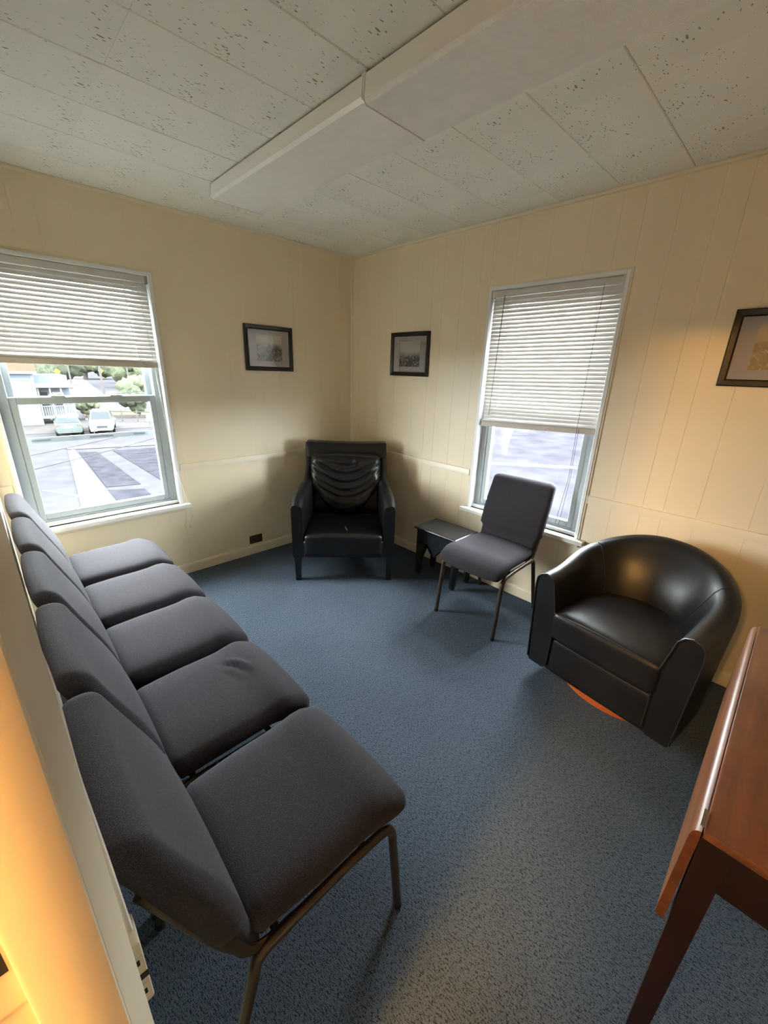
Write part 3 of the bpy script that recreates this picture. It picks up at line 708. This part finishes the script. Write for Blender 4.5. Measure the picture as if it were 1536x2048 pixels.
# ------------------------------------------------------------------ side stool table
r = empty('side_stool', (-.213, -1.366, 0), 0, 'small black wooden stool table with arched legs beside the armchair', 'stool')
bm = bmesh.new(); hx, hy = .138, .196
prf = [(-.012, .398), (-.006, .402), (-.002, .408), (0, .413), (-.003, .418), (-.010, .421)]
loft(bm, [[(sx*(hx+o_), sy*(hy+o_), z) for sx, sy in ((-1, -1), (1, -1), (1, 1), (-1, 1))] for o_, z in prf]); finish('stool_top', bm, 'blackwood', r, False)
# end boards with pointed arch cut-outs and rounded feet
half = [(.118, .400), (.118, .045), (.112, .015), (.098, .0), (.074, .006), (.060, .035), (.062, .075), (.066, .12), (.060, .175), (.044, .225), (.020, .262), (0, .295)]
outline = [(x, z) for x, z in half] + [(-x, z) for x, z in reversed(half[:-1])]
def tri_prism(name, poly, axis, a, b_, par):
    bm = bmesh.new(); prism(bm, poly, axis, a, b_); bmesh.ops.triangulate(bm, faces=[f for f in bm.faces if len(f.verts) > 4]); return finish(name, bm, 'blackwood', par, False)
for s in (-1, 1): tri_prism('end_board', outline, 1, s*.168-.010, s*.168+.010, r)
ap = [(-.158, .400), (-.158, .300), (-.150, .272), (-.135, .285), (-.105, .300), (-.060, .290), (-.025, .255), (0, .215), (.025, .255), (.060, .290), (.105, .300), (.135, .285), (.150, .272), (.158, .300), (.158, .400)]
for s in (-1, 1): tri_prism('apron', ap, 0, s*.112-.007, s*.112+.007, r)

# ------------------------------------------------------------------ barrel swivel chair (local x = right seen from front, y = back)
ang = math.atan2(-.99, -.146) ; 
fx, fy = -.9893, .1455
r = empty('barrel_chair', (-.412, -2.712, 0), math.atan2(-fx, fy)+PI if False else 0, 'black leather barrel swivel chair on a wooden disc base by the right wall', 'armchair')
# local y axis (back) = -(fx,fy); local x = y rotated -90deg
r.rotation_euler = (0, 0, math.atan2(-fy, -fx) - PI/2)
HWB, DF = .352, -.322
def path(t_):
    """outer centreline in plan: t 0..1 from left arm front round the back to right arm front"""
    R0 = .345; Ls = .27; arc = PI*R0; tot = 2*Ls+arc; s = t_*tot
    if s < Ls: return Vector((-R0, DF+s)), Vector((-1, 0))
    if s > Ls+arc: return Vector((R0, DF+Ls-(s-Ls-arc))), Vector((1, 0))
    a = (s-Ls)/R0; return Vector((-R0*math.cos(a), DF+Ls+R0*math.sin(a)*.97)), Vector((-math.cos(a), math.sin(a)))
bm = bmesh.new(); rings = []; NT = 64
def hgt(t_):
    k = 1-abs(2*t_-1); return .600 + .165*ss(.06, .98, k)
for i in range(NT+1):
    t_ = i/NT; c, n_ = path(t_); h = hgt(t_); k = ss(.1, .9, 1-abs(2*t_-1))
    th = .100 + .02*k; fl = .020+.02*k    # thickness, outward flare at the top
    sec = [(-.010, .075), (.0, .095), (fl*.45, .30), (fl, h-.075), (fl-.004, h-.035), (fl-.022, h-.010), (fl-.050, h), (fl-.078, h-.010), (fl-.098, h-.038), (fl-th-.006, h-.085), (-th-.004-.02*k, h-.17), (-th-.012-.045*k, .40), (-th-.012-.050*k, .26), (-th-.01, .10), (-th+.01, .075)]
    rings.append([(c.x+n_.x*o_, c.y+n_.y*o_, z) for o_, z in sec])
loft(bm, rings)
shell = finish('shell', bm, 'leather', r, True, 60)
for s, ring in ((-1, rings[0]), (1, rings[-1])):   # piping around each arm front
    bm = bmesh.new(); P_ = [Vector(p_)+Vector((0, -.002, 0)) for p_ in ring[1:14]]; tube(bm, P_, .0038, 8); finish('arm_piping', bm, 'piping', r)
for ti in (17, 47):                                # vertical seams where the back panel meets the arms
    bm = bmesh.new(); tube(bm, [Vector(p_) for p_ in rings[ti][6:12]], .0032, 6); finish('seam', bm, 'piping', r)
# front panel below the cushion
bm = bmesh.new(); rbox(bm, (-.250, DF+.004, .075), (.250, DF+.09, .268), .012, 8, lambda p_, u: Vector((p_.x, p_.y-.006*(1-u.x**2), p_.z))); finish('front_panel', bm, 'leather', r, True, 70)
# seat deck
bm = bmesh.new(); lathe(bm, [(.20, .09), (.24, .10), (.24, .26), (.05, .265)], 28, (0, -.02)); finish('seat_deck', bm, 'leather', r)
# D shaped seat cushion
def dshape(p_, u):
    x, y, z = p_
    back = ss(-.25, 1.0, u.y); x *= 1 - .30*back**2
    y -= .05*abs(u.x)**2*back; 
    if u.z > 0: z += .026*(1-u.x**4)*(1-u.y**4)
    if u.y < -.6: y -= .008*(1-u.x**2)
    return Vector((x, y, z))
bm = bmesh.new(); rbox(bm, (-.252, DF-.010, .270), (.252, .235, .425), .030, 16, dshape); finish('seat_cushion', bm, 'leather', r, True, 80)
bm = bmesh.new(); tube(bm, fillet([(-.240, DF-.008, .418), (0, DF-.020, .437), (.240, DF-.008, .418)], .2, 8), .0030, 8); finish('cushion_piping', bm, 'piping', r)
bm = bmesh.new(); lathe(bm, [(.03, .0), (.322, .0), (.325, .010), (.325, .040), (.316, .048), (.06, .050)], 48, (0, .055)); finish('wooden_base', bm, 'orangewood', r, True, 40)
bm = bmesh.new(); lathe(bm, [(.10, .05), (.10, .09)], 24, (0, .04)); finish('swivel', bm, 'blackplastic', r)

# ------------------------------------------------------------------ drop leaf table
r = empty('drop_leaf_table', (-1.26, -3.40, 0), 0, 'worn brown mahogany drop leaf table at the lower right', 'table')
def T(x, y, z): return (x+1.26, y+3.40, z)
def tbox(name, lo, hi, mat, bev=.003, seg=2): return box(name, T(*lo), T(*hi), mat, r, bev, seg)
tbox('table_top', (-1.742, -3.70, .724), (-.778, -3.126, .744), 'walnut', .004, 2)
def leaf(y0, s):
    bm = bmesh.new()
    # rule joint edge: rounded upper edge, leaf hangs almost upright
    pl = [(0, .738), (.006, .736), (.012, .729), (.015, .715), (.017, .60), (.019, .470), (.003, .467), (.001, .60), (-.001, .715)]
    prism(bm, [(T(0, y0, 0)[1]+s*a, z) for a, z in pl], 0, T(-1.742, 0, 0)[0], T(-.778, 0, 0)[0]); finish('hanging_leaf', bm, 'walnut', r, True, 40)
leaf(-3.124, 1); leaf(-3.702, -1)
tbox('hinge_plate', (-1.735, -3.1262, .7435), (-1.690, -3.118, .7455), 'brass', .0005, 1)
for x in (-1.712, -.83):
    for y in (-3.150, -3.675):
        bm = bmesh.new(); a, b_ = .024, .017; x0, y0, _ = T(x, y, 0); ox = .02 if x < -1.2 else -.02
        loft(bm, [[(x0+sx*b_, y0+sy*b_, 0) for sx, sy in ((-1, -1), (1, -1), (1, 1), (-1, 1))], [(x0+sx*a, y0+sy*a, .724) for sx, sy in ((-1, -1), (1, -1), (1, 1), (-1, 1))]]); finish('leg', bm, 'mahog_dark', r, False)
for y in (-3.152, -3.673): tbox('apron', (-1.69, y-.009, .605), (-.85, y+.009, .724), 'mahog_dark', .002, 1)
for x in (-1.712, -.83): tbox('apron', (x-.010, -3.655, .600), (x+.010, -3.170, .724), 'mahog_dark', .002, 1)

# ================================================================== outdoors (seen through the windows, ground one storey below)
G = -4.0
def slab(name, poly, mat, z, label, cat, th=.05):
    bm = bmesh.new(); prism(bm, poly, 2, z-th, z); bmesh.ops.triangulate(bm, faces=[f for f in bm.faces if len(f.verts) > 4]); return tag(finish(name, bm, mat, None, False), label, cat, kind='structure')
slab('ground_asphalt', [(-60, -80), (160, -80), (160, 400), (-60, 400)], 'asphalt', G, 'pale asphalt lot outside below the windows', 'pavement', .3)
slab('concrete_wedge', [(.905, 29.8), (1.27, 29.8), (.67, 15.76), (-.25, 6), (-1.6, 6), (-.46, 16.67)], 'paint_white', G+.05, 'bright white concrete wedge in the lot below the back window', 'pavement')
slab('asphalt_patch', [(1.35, 28.9), (2.24, 28.4), (2.21, 18.55), (.88, 18.9)], 'asphalt2', G+.03, 'dark asphalt strip beside the white wedge', 'pavement')
slab('asphalt_patch', [(.80, 18.3), (2.10, 17.6), (2.0, 8), (-.1, 8)], 'asphalt2', G+.03, 'dark asphalt strip nearest the back window', 'pavement')
slab('asphalt_patch', [(3.1, 28.3), (14, 26.5), (14, 7), (2.6, 7), (3.2, 18)], 'asphalt2', G+.03, 'broad dark asphalt area right of the pale band', 'pavement')
slab('kerb_walk', [(.95, 30.2), (9.5, 28.0), (9.5, 29.0), (.95, 31.0)], 'concrete', G+.08, 'pale kerb walk across the lot', 'pavement')
slab('road', [(4, 56), (10, 56), (40, 300), (22, 300)], 'concrete', G+.04, 'pale street running away uphill', 'road')
slab('lawn', [(5.2, 50.5), (12.5, 48.0), (13.5, 53), (5.6, 56)], 'grass', G+.06, 'green lawn patch behind the parked cars', 'lawn')
slab('planting_bed', [(-2, 38.8), (9.8, 38.4), (10.5, 46), (-2, 47)], 'brick', G+.05, 'grey gravel strip behind the parked cars', 'pavement')
for k, (xa, ya, xb, yb) in enumerate([(-1.3, 20.0, .0, 17.6), (-2.2, 17.0, -.2, 18.0)]):
    d = Vector((xb-xa, yb-ya)).normalized(); n_ = Vector((-d.y, d.x))*.06
    slab('painted_line', [(xa-n_.x, ya-n_.y), (xb-n_.x, yb-n_.y), (xb+n_.x, yb+n_.y), (xa+n_.x, ya+n_.y)], 'paint_white', G+.02, ['thin white painted line beside the concrete wedge', 'white painted line near the window below the wedge'][k], 'road marking', .02)
slab('painted_line', [(17.0, 14.5), (17.5, 15.0), (27.5, 3.0), (26.9, 2.5)], 'paint_white', G+.02, 'white painted line across the pavement seen through the right window', 'road marking', .02)
slab('asphalt_patch', [(2, -30), (70, -30), (70, 60), (34, 60), (14, 14), (14, 5), (2, 5)], 'asphalt_r', G+.012, 'worn asphalt area below the right window', 'pavement')

# house on the left of the street view
h = empty('house', (-1.0, 44.5, G), 0, 'pale blue sided house with tan shingle roof across the lot', 'house')
box('house_wall', (-6, 0, 0), (2.15, 8, 4.6), 'siding', h, 0)
for k in range(18): box('siding_board', (-2.0, -.03, .25*k+.05), (2.15, -.001, .25*k+.29), 'siding', h, .008)
bm = bmesh.new(); prism(bm, [(-.5, 4.5), (8.5, 4.5), (4, 7.6)], 0, -6.4, 2.5); finish('roof', bm, 'roof', h, False)
box('eave_board', (-6.4, -.52, 4.35), (2.5, -.42, 4.55), 'outwhite', h, .01)
box('corner_board', (2.02, -.05, 0), (2.22, .10, 4.5), 'outwhite', h, .01)
pw = box('porch_wall', (2.2, 2.6, 0), (4.9, 8, 4.2), 'siding', h, 0)
box('porch_floor', (2.2, .4, .5), (4.9, 2.6, .75), 'outwhite', h, .01)
box('porch_roof', (2.1, .2, 3.2), (5.1, 2.7, 3.45), 'outwhite', h, .01)
for x in (2.35, 3.2, 4.0, 4.75): box('porch_post', (x-.07, .45, .75), (x+.07, .59, 3.2), 'outwhite', h, .01)
box('porch_rail', (2.3, .48, 1.55), (4.8, .56, 1.63), 'outwhite', h, .005)
for k in range(16): box('baluster', (2.38+.155*k, .49, .75), (2.43+.155*k, .55, 1.56), 'outwhite', h, 0)
for x in (2.55, 3.55): 
    wn = box('house_window', (x, 2.52, 1.2), (x+.7, 2.60, 2.8), 'outwhite', h, .01); box('pane', (x+.08, 2.49, 1.28), (x+.62, 2.52, 2.72), 'carglass', wn, 0)

def car(label, loc, rz, paint, rear):
    """front at -y in local space"""
    c = empty('parked_car', loc, rz, label, 'car', 'cars parked across the lot')
    w = .86
    def sec(y, zs, ws): return [(x, y, z) for x, z in zip(ws, zs)]
    bm = bmesh.new(); rings = []
    for y, ztop, ww in [(-2.2, .62, .70), (-2.12, .80, .80), (-1.6, .92, .86), (-1.0, 1.0, .87), (1.6, 1.02, .87), (2.05, .98, .84), (2.2, .70, .78)]:
        rings.append([(-ww*.92, y, .28), (-ww, y, .42), (-ww, y, ztop-.12), (-ww*.9, y, ztop), (ww*.9, y, ztop), (ww, y, ztop-.12), (ww, y, .42), (ww*.92, y, .28)])
    loft(bm, rings); finish('body', bm, paint, c, True, 40)
    hgt_ = 1.42 if rear else 1.68
    bm = bmesh.new(); loft(bm, [[(-.80, -1.05, .98), (.80, -1.05, .98), (.80, 2.0, .98), (-.80, 2.0, .98)], [(-.62, -.35, hgt_), (.62, -.35, hgt_), (.62, 1.45, hgt_), (-.62, 1.45, hgt_)]]); cb = finish('cabin', bm, paint, c, False)
    bm = bmesh.new(); f = hgt_-.98; loft(bm, [[(-.70, -.97, 1.03), (.70, -.97, 1.03), (.58, -.46, hgt_-.07), (-.58, -.46, hgt_-.07)], [(-.70, -.99, 1.04), (.70, -.99, 1.04), (.58, -.48, hgt_-.06), (-.58, -.48, hgt_-.06)]]); finish('windscreen', bm, 'carglass', c, False)
    bm = bmesh.new(); loft(bm, [[(-.70, 1.95, 1.03), (.70, 1.95, 1.03), (.58, 1.53, hgt_-.07), (-.58, 1.53, hgt_-.07)], [(-.70, 1.97, 1.04), (.70, 1.97, 1.04), (.58, 1.55, hgt_-.06), (-.58, 1.55, hgt_-.06)]]); finish('rear_window', bm, 'carglass', c, False)
    for s in (-1, 1):
        bm = bmesh.new(); loft(bm, [[(s*.785, -.80, 1.03), (s*.785, 1.75, 1.03), (s*.655, 1.35, hgt_-.08), (s*.655, -.38, hgt_-.08)], [(s*.80, -.80, 1.03), (s*.80, 1.75, 1.03), (s*.67, 1.35, hgt_-.08), (s*.67, -.38, hgt_-.08)]]); finish('side_window', bm, 'carglass', c, False)
        box('headlamp', (s*.60-.16, -2.17, .66), (s*.60+.16, -2.08, .80), 'outwhite', c, .02)
        box('tail_lamp', (s*.66-.12, 2.08, .72), (s*.66+.12, 2.18, .92), 'red', c, .02)
        box('wing_mirror', (s*.95-.09, -.85, .98), (s*.95+.09, -.72, 1.12), paint, c, .02)
        for y in (-1.4, 1.4):
            bm = bmesh.new(); lathe(bm, [(.05, -.10), (.31, -.10), (.33, -.06), (.33, .06), (.31, .10), (.05, .10)], 18); wv_ = finish('wheel', bm, 'tyre', c); wv_.rotation_euler = (0, PI/2, 0); wv_.location = (s*.78, y, .33)
    box('grille', (-.42, -2.21, .48), (.42, -2.12, .66), 'carglass', c, .02)
    box('number_plate', (-.26, 2.17, .62), (.26, 2.21, .76), 'outwhite', c, 0)
    return c
car('grey green car parked tail first near the pale blue house', (2.2, 38.4, G), PI-.10, 'cargreen', True)
car('white car parked nose first beside the grey green car', (4.55, 38.5, G), -.22, 'carwhite', False)

def foliage(name, label, loc, size, seed, mat, trunk=True, cat='tree', group=None):
    random.seed(seed); r_ = empty(name, loc, 0, label, cat, group); bm = bmesh.new()
    for k in range(14):
        t_ = bmesh.new(); bmesh.ops.create_icosphere(t_, subdivisions=3, radius=1)
        d = Vector((random.gauss(0, .42)*size[0], random.gauss(0, .42)*size[1], size[2]*random.uniform(.35, .9))); s = random.uniform(.28, .48)*min(size[0], size[2]*.9)
        for v in t_.verts: v.co = v.co*s*(1+.35*noise.noise(v.co*2.3+Vector((seed, k, 0)))+.18*noise.noise(v.co*7+Vector((k, seed, 0)))) + d
        merge(bm, t_)
    finish('crown', bm, mat, r_, True, 180)
    bm = bmesh.new(); tube(bm, [(0, 0, 0), (.04*size[0], 0, size[2]*.3), (0, .03, size[2]*.6)], [.07*size[0], .05*size[0], .03*size[0]], 8); finish('trunk', bm, 'polewood', r_)
    return r_
foliage('bush', 'rounded green bush at the right of the parked cars', (9.6, 47.2, G), (1.5, 1.5, 3.0), 3, 'leaf', cat='bush')
foliage('bush', 'low bush between the house porch and the lawn', (4.9, 47.6, G), (1.1, 1.1, 2.0), 4, 'leaf2', cat='bush')
foliage('tree', 'large dull green tree behind the house roof', (9.0, 120, G), (9, 8, 8.0), 5, 'leaf', group='distant street trees')
foliage('tree', 'pale tree between the two yellow signs', (24, 165, G), (10, 8, 7.5), 6, 'leaf2', group='distant street trees')
foliage('tree', 'broad tree at the right edge of the street view', (27, 105, G), (7, 7, 7.2), 8, 'leaf2', group='distant street trees')
foliage('tree', 'low leafy tree below the right hand utility pole', (15.5, 70, G), (3.0, 3, 3.4), 9, 'leaf2', group='distant street trees')
foliage('tree', 'far dark tree at the top of the street', (14, 210, G), (14, 9, 9), 10, 'leaf', group='distant street trees')
def upole(label, x, y, hgt_, r_, group):
    p_ = empty('utility_pole', (x, y, G), 0, label, 'pole', group); bm = bmesh.new(); tube(bm, [(0, 0, 0), (0, 0, hgt_)], [r_, r_*.75], 10); finish('post', bm, 'polewood', p_); box('cross_arm', (-1.1, -.06, hgt_-.9), (1.1, .06, hgt_-.75), 'polewood', p_, .01)
upole('tall dark utility pole at the centre of the street view', 13.3, 83.2, 10.5, .20, 'utility poles along the street'); upole('thinner utility pole left of centre beside the street', 11.6, 102.6, 10.5, .16, 'utility poles along the street'); upole('utility pole at the right of the street view', 17.6, 84, 10.5, .14, 'utility poles along the street')
def sign(label, x, y, z, s):
    p_ = empty('warning_sign', (x, y, G), 0, label, 'sign', 'yellow diamond road signs'); bm = bmesh.new(); tube(bm, [(0, .05, 0), (0, .05, z+s)], .06, 8); finish('post', bm, 'polewood', p_)
    bm = bmesh.new(); prism(bm, [(0, z-s), (s, z), (0, z+s), (-s, z)], 1, -.02, .02); finish('sign_plate', bm, 'yellow', p_, False)
sign('yellow diamond road sign left in the street view', 9.4, 100, 3.5, .55); sign('yellow diamond road sign right in the street view', 17.3, 104, 3.7, .55)
# small white yard signs and a chain fence behind the cars
for k, (x, y) in enumerate(((3.42, 35.6), (8.6, 40.2))):
    p_ = empty('yard_sign', (x, y, G), 0, ['small white board standing between the two parked cars', 'small white board leaning right of the white car'][k], 'sign'); box('board', (-.22, -.02, .35), (.22, .02, .95), 'outwhite', p_, .005); box('stake', (-.02, .0, 0), (.02, .03, .4), 'polewood', p_, 0)
fn = empty('rail_fence', (4.9, 45.3, G), math.atan2(-4.3, 5.8), 'low grey rail fence along the gravel strip behind the cars', 'fence')
for z in (.45, .95): box('fence_rail', (0, -.03, z), (5.8, .03, z+.10), 'brick', fn, 0)
for k in range(5): box('fence_post', (1.4*k-.05, -.05, 0), (1.4*k+.05, .05, 1.15), 'polewood', fn, 0)
b_ = empty('white_building', (27, 128, G), 0, 'white building with dark windows at the right of the street view', 'building'); box('building_wall', (0, 0, 0), (12, 9, 6.0), 'outwhite', b_, 0); 
for k in range(3): wn = box('building_window', (1.0+3.6*k, -.08, 2.6), (2.6+3.6*k, 0, 4.4), 'carglass', b_, 0)
box('building_roof', (-.4, -.4, 6.0), (12.4, 9.4, 6.4), 'brick', b_, 0)
def wire(label, a, b_, sag):
    a = Vector(a); b_ = Vector(b_); bm = bmesh.new(); tube(bm, [a.lerp(b_, k/14)+Vector((0, 0, -sag*4*(k/14)*(1-k/14))) for k in range(15)], .022, 6); tag(finish('overhead_wire', bm, 'wire'), label, 'wire', 'overhead wires outside the back window')
wire('upper overhead wire crossing the street view above the meeting rail', (-6, 26.5, -.55), (14.5, 34, .55), .5)
wire('middle overhead wire above the kerb walk in the lower pane', (-6, 20.5, -3.05), (12, 30, -1.75), .25)
wire('lower overhead wire dipping across the white wedge apex', (-6, 17.5, -3.15), (11, 28.5, -2.1), .3)
